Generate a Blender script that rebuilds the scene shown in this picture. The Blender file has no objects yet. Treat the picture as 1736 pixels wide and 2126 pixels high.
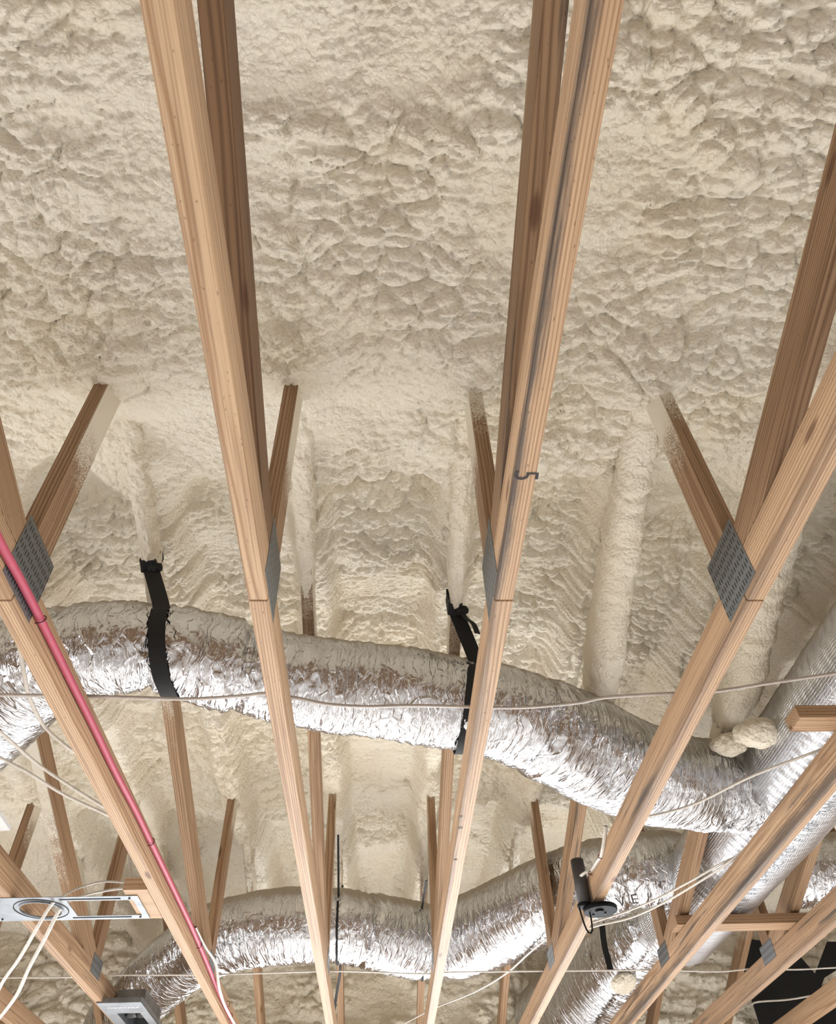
import bpy, bmesh, math, random
import numpy as np
from mathutils import Vector, Matrix

# ------------------------------------------------------------------ camera
C = bpy.context.scene.collection
SC = bpy.context.scene
F = 1560.0; CX = 868.0; CY = 1063.0; CAMZ = 1.6
yd = np.array([788 - CX, 2740 - CY, F]); yd /= np.linalg.norm(yd)
_b = 80 / (1560 + .118 * 1677)
xd = np.array([1, .118 * _b, _b]); xd -= yd * (xd @ yd); xd /= np.linalg.norm(xd)
zd = np.cross(xd, yd)
R = np.stack([xd, yd, zd])                      # world = R @ camera(right, down, forward)
cam_data = bpy.data.cameras.new('camera'); cam = bpy.data.objects.new('camera', cam_data); C.objects.link(cam)
cam_data.sensor_fit = 'VERTICAL'; cam_data.sensor_height = 24.0; cam_data.lens = 24.0 * F / 2126.0
cam_data.clip_start = .02
Mc = np.eye(4); Mc[:3, 0] = R[:, 0]; Mc[:3, 1] = -R[:, 1]; Mc[:3, 2] = -R[:, 2]; Mc[2, 3] = CAMZ
cam.matrix_world = Matrix(Mc.tolist()); SC.camera = cam
O = np.array([0, 0, CAMZ])
def ray(u, v): return R @ np.array([u - CX, v - CY, F])
def OZ(u, v, z): d = ray(u, v); return Vector(O + d * ((z - CAMZ) / d[2]))
def OX(u, v, x): d = ray(u, v); return Vector(O + d * (x / d[0]))
def OY(u, v, y): d = ray(u, v); return Vector(O + d * (y / d[1]))
def depth(p): return float(R[:, 2] @ (np.array(p) - O))

# ------------------------------------------------------------------ world, lights, exposure
SC.view_settings.view_transform = 'Standard'; SC.view_settings.look = 'None'
SC.view_settings.gamma = 1.0; SC.view_settings.exposure = -.30
try: SC.view_settings.use_curve_mapping = False
except Exception: pass
SC.cycles.max_bounces = 7
world = bpy.data.worlds.new('sky'); SC.world = world; world.use_nodes = True
bg = world.node_tree.nodes['Background']; bg.inputs[0].default_value = (.80, .90, 1.0, 1); bg.inputs[1].default_value = .6
def stand_in_light(loc, target, sx, sy, power, col=(.90, .95, 1.0)):
    l = bpy.data.lights.new('window_stand_in', 'AREA'); l.shape = 'RECTANGLE'; l.size = sx; l.size_y = sy
    l.energy = power; l.color = col; l.spread = math.radians(112)
    o = bpy.data.objects.new('window_stand_in', l); C.objects.link(o); o.location = loc
    o.rotation_euler = (Vector(target) - Vector(loc)).to_track_quat('-Z', 'Y').to_euler()
KP = 1.0
# added area lamps for unseen windows: bounce off the floor, two straight across
for loc, tgt, pw in (((-4.3, 3.4, 1.6), (-1.4, 3.2, 0), 190), ((-4.3, -1.6, 1.6), (-1.4, -.6, 0), 110), ((5.3, 3.0, 1.6), (2.2, 2.8, 0), 190),
                     ((5.3, -1.6, 1.6), (2.2, -.6, 0), 110), ((-1.6, 6.0, 1.6), (-1.2, 3.6, 0), 190), ((2.0, 6.0, 1.6), (1.6, 3.6, 0), 190)):
    stand_in_light(loc, tgt, 2.4, 1.3, pw * KP)
stand_in_light((-4.3, 1.4, 1.3), (0, 1.6, 2.6), 1.6, 1.3, 34 * KP, (.95, .97, 1.0)); stand_in_light((.3, 6.0, 1.2), (.2, 2.0, 2.6), 1.5, 1.2, 62 * KP, (.95, .97, 1.0))  # weak added lamps that rake the foam so its bumps show

# ------------------------------------------------------------------ material helpers
def new_mat(name):
    m = bpy.data.materials.new(name); m.use_nodes = True
    nt = m.node_tree; return m, nt, nt.nodes['Principled BSDF']
def N(nt, t, **k):
    n = nt.nodes.new(t)
    for a, v in k.items():
        if a.startswith('_'): setattr(n, a[1:], v)
        else: n.inputs[a].default_value = v
    return n
def L(nt, a, b): nt.links.new(a, b)
def mathn(nt, op, a, b=None, c=None, clamp=False):
    n = nt.nodes.new('ShaderNodeMath'); n.operation = op; n.use_clamp = clamp
    for i, q in enumerate((a, b, c)):
        if q is None: continue
        if isinstance(q, (int, float)): n.inputs[i].default_value = q
        else: nt.links.new(q, n.inputs[i])
    return n.outputs[0]
def mixc(nt, f, a, b, mode='MIX'):
    n = nt.nodes.new('ShaderNodeMix'); n.data_type = 'RGBA'; n.blend_type = mode
    for s, q in ((n.inputs[0], f), (n.inputs[6], a), (n.inputs[7], b)):
        if isinstance(q, (int, float)): s.default_value = q
        elif isinstance(q, tuple): s.default_value = q
        else: nt.links.new(q, s)
    return n.outputs[2]
def ramp(nt, f, lo, hi, a=0.0, b=1.0):
    n = nt.nodes.new('ShaderNodeMapRange'); n.interpolation_type = 'SMOOTHSTEP'
    nt.links.new(f, n.inputs[0])
    for i, q in ((1, lo), (2, hi), (3, a), (4, b)):
        if isinstance(q, (int, float)): n.inputs[i].default_value = q
        else: nt.links.new(q, n.inputs[i])
    return n.outputs[0]
def noise(nt, vec, scale, detail=3, rough=.55, lac=2.0):
    n = nt.nodes.new('ShaderNodeTexNoise'); n.inputs['Scale'].default_value = scale
    n.inputs['Detail'].default_value = detail; n.inputs['Roughness'].default_value = rough
    if vec is not None: nt.links.new(vec, n.inputs['Vector'])
    return n.outputs['Fac']
def vscale(nt, vec, s):
    n = nt.nodes.new('ShaderNodeVectorMath'); n.operation = 'MULTIPLY'; n.inputs[1].default_value = s
    nt.links.new(vec, n.inputs[0]); return n.outputs[0]
def vadd(nt, a, b):
    n = nt.nodes.new('ShaderNodeVectorMath'); n.operation = 'ADD'; nt.links.new(a, n.inputs[0]); nt.links.new(b, n.inputs[1]); return n.outputs[0]
def prop(nt, name):
    n = nt.nodes.new('ShaderNodeAttribute'); n.attribute_type = 'OBJECT'; n.attribute_name = name; return n.outputs['Fac']
FOAM = (.835, .772, .648, 1); FOAM2 = (.785, .703, .553, 1)

def foam_nodes(nt, pos, sc=1.0):
    """colour and bump height of sprayed foam"""
    n1 = noise(nt, pos, 2.2 * sc, 4); col = mixc(nt, ramp(nt, n1, .35, .70), FOAM, FOAM2)
    wn = N(nt, 'ShaderNodeTexNoise', Scale=22.0 * sc); L(nt, pos, wn.inputs['Vector'])
    wv = vadd(nt, pos, vscale(nt, wn.outputs['Color'], (.022, .022, .022)))
    v = N(nt, 'ShaderNodeTexVoronoi', Scale=100.0 * sc); L(nt, wv, v.inputs['Vector'])
    v2 = N(nt, 'ShaderNodeTexVoronoi', Scale=46.0 * sc); L(nt, wv, v2.inputs['Vector'])
    f = noise(nt, pos, 260 * sc, 3, .6)
    sel = ramp(nt, noise(nt, pos, 6.0 * sc, 3), .42, .60)
    h = mathn(nt, 'ADD', mathn(nt, 'MULTIPLY', mathn(nt, 'POWER', v.outputs['Distance'], 2.0), -1.3), mathn(nt, 'MULTIPLY', f, .55))
    h = mathn(nt, 'ADD', h, mathn(nt, 'MULTIPLY', mathn(nt, 'MULTIPLY', mathn(nt, 'POWER', v2.outputs['Distance'], 2.0), -2.0), sel))
    return col, h
def foam_mat(name, sc=1.0, strength=.52, dist=.008):
    m, nt, p = new_mat(name)
    g = N(nt, 'ShaderNodeNewGeometry'); col, h = foam_nodes(nt, g.outputs['Position'], sc)
    L(nt, col, p.inputs['Base Color']); p.inputs['Roughness'].default_value = .75
    p.inputs['Specular IOR Level'].default_value = .25
    b = N(nt, 'ShaderNodeBump', Strength=strength, Distance=dist); L(nt, h, b.inputs['Height']); L(nt, b.outputs[0], p.inputs['Normal'])
    return m
M_FOAM = foam_mat('spray_foam'); M_FOAMW = foam_mat('spray_foam_wall', .6, .6, .008)

def wood_mat():
    """pine: grain along local X; per-object seed, tone, stain and overspray limits"""
    m, nt, p = new_mat('pine')
    tc = N(nt, 'ShaderNodeTexCoord'); obj = tc.outputs['Object']
    seed = prop(nt, 'seed'); tone = prop(nt, 'tone'); stain = prop(nt, 'stain')
    cmb = N(nt, 'ShaderNodeCombineXYZ')
    L(nt, mathn(nt, 'MULTIPLY', seed, 7.3), cmb.inputs[0]); L(nt, mathn(nt, 'MULTIPLY', seed, 3.1), cmb.inputs[1]); L(nt, mathn(nt, 'MULTIPLY', seed, 5.7), cmb.inputs[2])
    q = vadd(nt, obj, cmb.outputs[0])
    warp = noise(nt, vscale(nt, q, (1.1, 7, 7)), 1.0, 2)
    sx = N(nt, 'ShaderNodeSeparateXYZ'); L(nt, obj, sx.inputs[0])
    # growth rings about a pith that lies outside the board
    py = mathn(nt, 'ADD', sx.outputs[1], mathn(nt, 'MULTIPLY', mathn(nt, 'SINE', mathn(nt, 'MULTIPLY', seed, 11.0)), .05))
    pz = mathn(nt, 'ADD', sx.outputs[2], mathn(nt, 'ADD', .03, mathn(nt, 'MULTIPLY', mathn(nt, 'COSINE', mathn(nt, 'MULTIPLY', seed, 17.0)), .05)))
    r = mathn(nt, 'SQRT', mathn(nt, 'ADD', mathn(nt, 'MULTIPLY', py, py), mathn(nt, 'MULTIPLY', pz, pz)))
    ph = mathn(nt, 'ADD', mathn(nt, 'MULTIPLY', r, 1050.0), mathn(nt, 'MULTIPLY', warp, 26.0))
    rings = mathn(nt, 'ADD', mathn(nt, 'MULTIPLY', mathn(nt, 'SINE', ph), .5), .5)
    rings = mathn(nt, 'POWER', rings, 2.2)
    fine = noise(nt, vscale(nt, q, (6, 420, 420)), 1.0, 2)
    broad = noise(nt, vscale(nt, q, (.9, 16, 16)), 1.0, 3)
    light = mixc(nt, tone, (.540, .365, .220, 1), (.260, .150, .078, 1))
    dark = mixc(nt, tone, (.285, .150, .070, 1), (.100, .052, .026, 1))
    col = mixc(nt, mathn(nt, 'MULTIPLY', rings, .78), light, dark)
    col = mixc(nt, ramp(nt, broad, .42, .75, 0, .55), col, mixc(nt, tone, (.370, .225, .125, 1), (.18, .098, .048, 1)))
    col = mixc(nt, ramp(nt, fine, .35, .75, 0, .22), col, (.20, .10, .045, 1))
    lines = noise(nt, vscale(nt, q, (1.6, 150, 150)), 1.0, 3, .65)
    col = mixc(nt, ramp(nt, lines, .50, .66, 0, .55), col, mixc(nt, tone, (.20, .105, .050, 1), (.065, .034, .018, 1)))
    # knots and pitch specks
    kv = N(nt, 'ShaderNodeTexVoronoi', Scale=1.0); L(nt, vscale(nt, q, (3.0, 11, 11)), kv.inputs['Vector'])
    kn = ramp(nt, kv.outputs['Distance'], .05, .13, 1, 0)
    col = mixc(nt, mathn(nt, 'MULTIPLY', kn, .75), col, (.09, .035, .015, 1))
    sp = ramp(nt, noise(nt, vscale(nt, q, (90, 190, 190)), 1.0, 1), .70, .76)
    col = mixc(nt, mathn(nt, 'MULTIPLY', sp, .55), col, (.10, .05, .025, 1))
    # grey-black mould streaks that follow the grain
    st = noise(nt, vscale(nt, vadd(nt, q, cmb.outputs[0]), (1.3, 26, 26)), 1.0, 5, .62)
    thr = mathn(nt, 'SUBTRACT', .74, mathn(nt, 'MULTIPLY', stain, .34))
    sm = ramp(nt, st, thr, mathn(nt, 'ADD', thr, .13))
    col = mixc(nt, mathn(nt, 'MULTIPLY', sm, .82), col, (.055, .045, .038, 1))
    ey = mathn(nt, 'SUBTRACT', sx.outputs[1], .019); ez = mathn(nt, 'ADD', sx.outputs[2], .0445)
    ed = mathn(nt, 'SQRT', mathn(nt, 'ADD', mathn(nt, 'MULTIPLY', ey, ey), mathn(nt, 'MULTIPLY', mathn(nt, 'MULTIPLY', ez, ez), .35)))
    en = mathn(nt, 'ADD', mathn(nt, 'MULTIPLY', noise(nt, vscale(nt, q, (7, 130, 130)), 1.0, 4, .7), .6), mathn(nt, 'MULTIPLY', noise(nt, vscale(nt, q, (1.2, 2, 2)), 1.0, 2), .55))
    em = ramp(nt, mathn(nt, 'ADD', ed, mathn(nt, 'MULTIPLY', mathn(nt, 'SUBTRACT', en, .56), .065)), .002, .023, 1, 0)
    col = mixc(nt, mathn(nt, 'MULTIPLY', mathn(nt, 'MULTIPLY', em, .85), prop(nt, 'edge')), col, (.045, .038, .034, 1))
    # foam overspray above a height (front faces and side faces differ)
    g = N(nt, 'ShaderNodeNewGeometry'); ps = N(nt, 'ShaderNodeSeparateXYZ'); L(nt, g.outputs['Position'], ps.inputs[0])
    ns = N(nt, 'ShaderNodeSeparateXYZ'); L(nt, g.outputs['True Normal'], ns.inputs[0])
    side = mathn(nt, 'GREATER_THAN', mathn(nt, 'ABSOLUTE', ns.outputs[0]), .6)
    mixv = nt.nodes.new('ShaderNodeMix'); L(nt, side, mixv.inputs[0]); L(nt, prop(nt, 'spray_front'), mixv.inputs[2]); L(nt, prop(nt, 'spray_side'), mixv.inputs[3])
    lim = mixv.outputs[0]
    speck = noise(nt, g.outputs['Position'], 330, 2, .7)
    lump = noise(nt, g.outputs['Position'], 14, 3)
    hh = mathn(nt, 'ADD', ps.outputs[2], mathn(nt, 'ADD', mathn(nt, 'MULTIPLY', mathn(nt, 'SUBTRACT', speck, .5), .55), mathn(nt, 'MULTIPLY', mathn(nt, 'SUBTRACT', lump, .5), .22)))
    d = mathn(nt, 'SUBTRACT', hh, lim)
    sprayed = ramp(nt, d, -.02, .07)
    fc, fh = foam_nodes(nt, g.outputs['Position'])
    col = mixc(nt, sprayed, col, fc)
    L(nt, col, p.inputs['Base Color']); p.inputs['Roughness'].default_value = .62; p.inputs['Specular IOR Level'].default_value = .3
    hgt = mathn(nt, 'ADD', mathn(nt, 'MULTIPLY', rings, -.25), mathn(nt, 'ADD', mathn(nt, 'MULTIPLY', fine, .3), mathn(nt, 'MULTIPLY', sprayed, mathn(nt, 'MULTIPLY', speck, 3.0))))
    b = N(nt, 'ShaderNodeBump', Strength=.45, Distance=.0015); L(nt, hgt, b.inputs['Height']); L(nt, b.outputs[0], p.inputs['Normal'])
    return m
M_WOOD = wood_mat()

def foil_mat(name='crumpled_foil', rough=.17, scrim=0.0):
    m, nt, p = new_mat(name)
    uv = N(nt, 'ShaderNodeUVMap'); q = uv.outputs[0]
    p.inputs['Metallic'].default_value = 1.0; p.inputs['Roughness'].default_value = rough
    g = N(nt, 'ShaderNodeNewGeometry')
    a = noise(nt, vscale(nt, q, (95, 9, 1)), 1.0, 3, .6)
    b2 = noise(nt, vscale(nt, q, (26, 14, 1)), 1.0, 4, .6)
    v = N(nt, 'ShaderNodeTexVoronoi', Scale=1.0, _feature='DISTANCE_TO_EDGE'); L(nt, vscale(nt, vadd(nt, q, vscale(nt, N(nt, 'ShaderNodeTexNoise', Scale=9.0).outputs['Color'], (.06, .06, 0))), (34, 10, 1)), v.inputs['Vector'])
    cre = ramp(nt, v.outputs['Distance'], 0.0, .12)
    h = mathn(nt, 'ADD', mathn(nt, 'MULTIPLY', a, 1.0), mathn(nt, 'ADD', mathn(nt, 'MULTIPLY', b2, .7), mathn(nt, 'MULTIPLY', cre, .35)))
    # foam dusting plus painted-in dull ceiling reflection on upward faces, per object amount
    ns = N(nt, 'ShaderNodeSeparateXYZ'); L(nt, g.outputs['Normal'], ns.inputs[0])
    dn = noise(nt, vscale(nt, q, (60, 8, 1)), 1.0, 3, .7)
    dust_reflect = prop(nt, 'dust_reflect')
    dm = ramp(nt, mathn(nt, 'ADD', mathn(nt, 'ADD', ns.outputs[2], dust_reflect), mathn(nt, 'MULTIPLY', mathn(nt, 'SUBTRACT', dn, .5), .5)), .45, .75)
    L(nt, mixc(nt, dm, (.64, .645, .66, 1), (.40, .35, .275, 1)), p.inputs['Base Color'])
    L(nt, mathn(nt, 'SUBTRACT', 1.0, mathn(nt, 'MULTIPLY', dm, .92)), p.inputs['Metallic'])
    L(nt, ramp(nt, dm, 0, 1, rough, .7), p.inputs['Roughness'])
    if scrim:
        w1 = N(nt, 'ShaderNodeTexWave', Scale=42.0, _wave_type='BANDS', _bands_direction='X'); L(nt, q, w1.inputs[0])
        w2 = N(nt, 'ShaderNodeTexWave', Scale=42.0, _wave_type='BANDS', _bands_direction='Y'); L(nt, q, w2.inputs[0])
        h = mathn(nt, 'ADD', mathn(nt, 'MULTIPLY', h, .25), mathn(nt, 'MULTIPLY', mathn(nt, 'MAXIMUM', ramp(nt, w1.outputs['Fac'], .85, 1), ramp(nt, w2.outputs['Fac'], .85, 1)), .15))
    bu = N(nt, 'ShaderNodeBump', Strength=.75, Distance=.008); L(nt, h, bu.inputs['Height']); L(nt, bu.outputs[0], p.inputs['Normal'])
    return m
M_FOIL = foil_mat(); M_SCRIM = foil_mat('scrim_foil', .28, 1.0)

def simple(name, col, rough=.5, metal=0.0, spec=.4, bump=0.0, bscale=60, var=.15):
    m, nt, p = new_mat(name)
    g = N(nt, 'ShaderNodeTexCoord'); n = noise(nt, g.outputs['Object'], bscale, 4)
    c2 = tuple(c * (1 - var) for c in col[:3]) + (1,)
    L(nt, mixc(nt, ramp(nt, n, .35, .7), tuple(col[:3]) + (1,), c2), p.inputs['Base Color'])
    p.inputs['Roughness'].default_value = rough; p.inputs['Metallic'].default_value = metal; p.inputs['Specular IOR Level'].default_value = spec
    if bump:
        b = N(nt, 'ShaderNodeBump', Strength=bump, Distance=.002); L(nt, n, b.inputs['Height']); L(nt, b.outputs[0], p.inputs['Normal'])
    return m
M_CABLE = simple('white_cable_jacket', (.62, .57, .50), .45)
M_CABLEG = simple('grey_cable_jacket', (.42, .36, .31), .4)
M_PINK = simple('red_pipe', (.42, .060, .10), .55, var=.1)
M_STRAP = simple('black_webbing', (.010, .010, .010), .75, bump=.3, bscale=400)
M_BLACK = simple('black_plastic', (.006, .006, .006), .6, spec=.08, bump=.2, bscale=300)
M_DGREY = simple('dark_grey_metal', (.055, .05, .046), .55, bump=.3, bscale=500)
M_GALV = simple('galvanised_sheet', (.25, .26, .27), .42, .85, bscale=14, var=.32)
M_STAPLE = simple('staple_red', (.10, .012, .015), .4)
M_WHITE = simple('white_board', (.85, .85, .85), .5, var=.03)
M_MEMB = simple('black_membrane', (.008, .008, .008), .8, bscale=3, var=.3)
M_INK = simple('dark_ink', (.035, .030, .028), .8, var=.3)
M_PRINT = simple('printed_ink', (.20, .21, .23), .6, var=.1)
M_PALE = simple('pale_marker', (.85, .87, .88), .6, var=.05)
def floor_mat():
    m, nt, p = new_mat('patchy_reflect_floor'); g = N(nt, 'ShaderNodeNewGeometry')
    a = ramp(nt, noise(nt, g.outputs['Position'], 1.3, 4), .40, .60)  # pale and brown patches added so the foil reflects streaks
    L(nt, mixc(nt, a, (.30, .24, .18, 1), (.86, .86, .86, 1)), p.inputs['Base Color']); p.inputs['Roughness'].default_value = .8; return m
M_FLOOR = floor_mat()
M_OSB = simple('wood_panel_wall', (.30, .19, .11), .75, bscale=25, var=.4)
M_HOLE = simple('dark_gap', (.02, .018, .016), .9)

def plate_mat():
    m, nt, p = new_mat('toothed_steel')
    uv = N(nt, 'ShaderNodeUVMap'); s = N(nt, 'ShaderNodeSeparateXYZ'); L(nt, uv.outputs[0], s.inputs[0])
    # slots 8 mm long in staggered rows
    col = mathn(nt, 'DIVIDE', s.outputs[0], .0105); ci = mathn(nt, 'FLOOR', col); cf = mathn(nt, 'SUBTRACT', col, ci)
    odd = mathn(nt, 'MODULO', ci, 2.0)
    row = mathn(nt, 'ADD', mathn(nt, 'DIVIDE', s.outputs[1], .0250), mathn(nt, 'MULTIPLY', odd, .12)); rf = mathn(nt, 'FRACT', row)
    slot = mathn(nt, 'MULTIPLY', mathn(nt, 'LESS_THAN', mathn(nt, 'ABSOLUTE', mathn(nt, 'SUBTRACT', cf, .5)), .21), mathn(nt, 'LESS_THAN', mathn(nt, 'ABSOLUTE', mathn(nt, 'SUBTRACT', rf, .5)), .27))
    n = noise(nt, uv.outputs[0], 60, 3)
    base = mixc(nt, n, (.12, .124, .122, 1), (.19, .195, .192, 1))
    L(nt, mixc(nt, slot, base, (.03, .03, .03, 1)), p.inputs['Base Color'])
    p.inputs['Metallic'].default_value = .55; p.inputs['Roughness'].default_value = .48
    b = N(nt, 'ShaderNodeBump', Strength=.8, Distance=.002); L(nt, mathn(nt, 'SUBTRACT', 1.0, slot), b.inputs['Height']); L(nt, b.outputs[0], p.inputs['Normal'])
    return m
M_PLATE = plate_mat()

# ------------------------------------------------------------------ object helpers
def link(name, me, mat=None, parent=None, smooth=False, **props):
    if mat is not None and not me.materials: me.materials.append(mat)
    o = bpy.data.objects.new(name, me); C.objects.link(o)
    if parent is not None: o.parent = parent
    if smooth: me.polygons.foreach_set('use_smooth', [True] * len(me.polygons))
    for k, v in props.items(): o[k] = v
    return o
def empty(name, loc, label, cat, group=None):
    o = bpy.data.objects.new(name, None); C.objects.link(o); o.location = loc; o.empty_display_size = .05
    o['label'] = label; o['category'] = cat
    if group: o['group'] = group
    return o
def tag(o, label, cat, group=None):
    o['label'] = label; o['category'] = cat
    if group: o['group'] = group
    return o
def bm_mesh(name, bm):
    me = bpy.data.meshes.new(name); bm.to_mesh(me); bm.free(); return me
def np_mesh(name, verts, quads, uvs=None):
    me = bpy.data.meshes.new(name)
    verts = np.asarray(verts, dtype=np.float32); quads = np.asarray(quads, dtype=np.int32)
    me.vertices.add(len(verts)); me.vertices.foreach_set('co', verts.ravel())
    n = len(quads); me.loops.add(n * 4); me.loops.foreach_set('vertex_index', quads.ravel())
    me.polygons.add(n); me.polygons.foreach_set('loop_start', np.arange(0, n * 4, 4, dtype=np.int32))
    if uvs is not None:
        l = me.uv_layers.new(name='UVMap'); l.data.foreach_set('uv', np.asarray(uvs, dtype=np.float32)[quads.ravel()].ravel())
    me.update(calc_edges=True); me.polygons.foreach_set('use_smooth', [True] * n)
    return me
def prism(name, pts, t, bev=.0015, mirror=1):
    """2D outline pts (a, b) extruded by +-t/2 along local Y: vertices (a, y, b)"""
    bm = bmesh.new()
    v0 = [bm.verts.new((a, -t / 2, b)) for a, b in pts]; v1 = [bm.verts.new((a, t / 2, b)) for a, b in pts]
    n = len(pts); bm.faces.new(v0); bm.faces.new(v1[::-1])
    for i in range(n): bm.faces.new((v0[i], v1[i], v1[(i + 1) % n], v0[(i + 1) % n]))
    bmesh.ops.recalc_face_normals(bm, faces=bm.faces)
    if bev: bmesh.ops.bevel(bm, geom=list(bm.edges), offset=bev, segments=2, affect='EDGES', clamp_overlap=True)
    return bm_mesh(name, bm)
def box_bm(bm, lo, hi, bev=0):
    r = bmesh.ops.create_cube(bm, size=1.0)
    for v in r['verts']:
        v.co = Vector([(lo[i] + hi[i]) / 2 + v.co[i] * (hi[i] - lo[i]) for i in range(3)])
    if bev:
        es = list({e for v in r['verts'] for e in v.link_edges}); bmesh.ops.bevel(bm, geom=es, offset=bev, segments=2, affect='EDGES')
def box(name, lo, hi, mat, parent=None, bev=.001, **pr):
    bm = bmesh.new(); box_bm(bm, lo, hi, bev); return link(name, bm_mesh(name, bm), mat, parent, **pr)
def clip(poly, n, d):
    """keep n.p <= d"""
    out = []
    for i in range(len(poly)):
        a, b = poly[i], poly[(i + 1) % len(poly)]
        fa = n[0] * a[0] + n[1] * a[1] - d; fb = n[0] * b[0] + n[1] * b[1] - d
        if fa <= 0: out.append(a)
        if fa * fb < 0:
            t = fa / (fa - fb); out.append((a[0] + t * (b[0] - a[0]), a[1] + t * (b[1] - a[1])))
    return out
def catmull(pts, step):
    P = [np.array(p, float) for p in pts]; P = [2 * P[0] - P[1]] + P + [2 * P[-1] - P[-2]]
    out = []
    for i in range(1, len(P) - 2):
        n = max(2, int(np.linalg.norm(P[i + 1][:3] - P[i][:3]) / step))
        for k in range(n):
            t = k / n; t2 = t * t; t3 = t2 * t
            out.append(.5 * (2 * P[i] + (P[i + 1] - P[i - 1]) * t + (2 * P[i - 1] - 5 * P[i] + 4 * P[i + 1] - P[i + 2]) * t2 + (3 * P[i] - P[i - 1] - 3 * P[i + 1] + P[i + 2]) * t3))
    out.append(P[-2]); return np.array(out)
def frames(P):
    T = np.gradient(P, axis=0); T /= np.linalg.norm(T, axis=1)[:, None]
    up = np.array([0, 0, 1.0]); A = up - T * (T @ up)[:, None]
    bad = np.linalg.norm(A, axis=1) < .05
    A[bad] = np.array([1.0, 0, 0]) - T[bad] * T[bad, :1]
    A /= np.linalg.norm(A, axis=1)[:, None]; B = np.cross(T, A); return T, A, B
def tube(name, pts, r, mat, parent=None, nseg=10, step=.012, flat=1.0, **pr):
    P = catmull(pts, step); T, A, B = frames(P); n = len(P)
    th = np.linspace(0, 2 * np.pi, nseg, endpoint=False)
    V = P[:, None, :] + r * flat * np.sin(th)[None, :, None] * A[:, None, :] + r * np.cos(th)[None, :, None] * B[:, None, :]
    V = V.reshape(-1, 3)
    i = np.arange(n - 1)[:, None] * nseg; j = np.arange(nseg)[None, :]; j2 = (j + 1) % nseg
    q = np.stack([i + j, i + j2, i + nseg + j2, i + nseg + j], -1).reshape(-1, 4)
    return link(name, np_mesh(name, V, q), mat, parent, **pr)

# ---- numpy noise
def h2(ix, iy, s):
    n = (ix.astype(np.int64) * 374761393 + iy.astype(np.int64) * 668265263 + s * 982451653) & 0xFFFFFFFF
    n = ((n ^ (n >> 13)) * 1274126177) & 0xFFFFFFFF; n = (n ^ (n >> 16)) & 0xFFFFFFFF
    return n / 4294967295.0
def vnoise(x, y, s=0):
    ix = np.floor(x); iy = np.floor(y); fx = x - ix; fy = y - iy
    fx = fx * fx * (3 - 2 * fx); fy = fy * fy * (3 - 2 * fy); ix = ix.astype(np.int64); iy = iy.astype(np.int64)
    a = h2(ix, iy, s); b = h2(ix + 1, iy, s); c = h2(ix, iy + 1, s); d = h2(ix + 1, iy + 1, s)
    return (a + (b - a) * fx) + ((c + (d - c) * fx) - (a + (b - a) * fx)) * fy
def fbm(x, y, s=0, o=4):
    t = 0; a = .5; w = 0
    for k in range(o): t = t + a * vnoise(x, y, s + k * 17); w += a; a *= .5; x = x * 2.03 + 11.3; y = y * 2.03 + 7.7
    return t / w
def bubbles(x, y, s=0):
    """rounded cells: 1 at the middle of a bubble, 0 in the crease"""
    ix = np.floor(x).astype(np.int64); iy = np.floor(y).astype(np.int64); f1 = np.full(x.shape, 9.0); f2 = f1.copy()
    for dx in (-1, 0, 1):
        for dy in (-1, 0, 1):
            jx = ix + dx; jy = iy + dy
            d = (jx + .1 + .8 * h2(jx, jy, s) - x) ** 2 + (jy + .1 + .8 * h2(jx, jy, s + 5) - y) ** 2
            f2 = np.minimum(f2, np.maximum(f1, d)); f1 = np.minimum(f1, d)
    e = np.sqrt(f2) - np.sqrt(f1)
    return np.exp(-7.0 * e), f1
def sstep(a, b, x): t = np.clip((x - a) / (b - a), 0, 1); return t * t * (3 - 2 * t)

# ------------------------------------------------------------------ setting
XT = [-1.72, -1.241, -.750, -.250, .244, .766, 1.270, 1.745, 2.23]          # truss centre planes
ZB = CAMZ + .986; DC = .089; TH = .038; ZT = ZB + DC
J1, J2, J3 = 1.180, 3.665, 6.15

def ceil_base(x, y):
    z = 3.40 + .02 * y
    bay = np.zeros_like(x)
    dmin = np.full_like(x, 9.0)
    for a, b in zip(XT[:-1], XT[1:]): bay = np.where((x >= a) & (x < b), np.sin(np.pi * np.clip((x - a) / (b - a), 0, 1)), bay)
    for a in XT: dmin = np.minimum(dmin, np.abs(x - a))
    side = .15 + .85 * sstep(.03, .10, dmin + (fbm(x * 9, y * 9, 77, 3) - .5) * .04)
    wob = (fbm(x * 6, y * 2, 91, 3) - .5) * .22
    z = z + .12 * sstep(1.56, 1.63, y + .10 * bay - .06 + wob) * side
    z = z + .09 * sstep(4.10, 4.20, y + .12 * bay - .06 + 1.5 * wob) * side
    z = z - .03 * sstep(1.9, 3.5, y)
    for xc in XT:
        g = np.exp(-((x - xc) / .06) ** 2)
        z = z - .03 * g * sstep(1.3, 1.6, y)
        for yc in (J1, J2):
            rr = np.sqrt(((x - xc) / .11) ** 2 + ((y - yc + .05) / .12) ** 2)
            z = z - (.085 if yc == J1 else .02) * np.exp(-rr ** 2)
    return z
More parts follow.
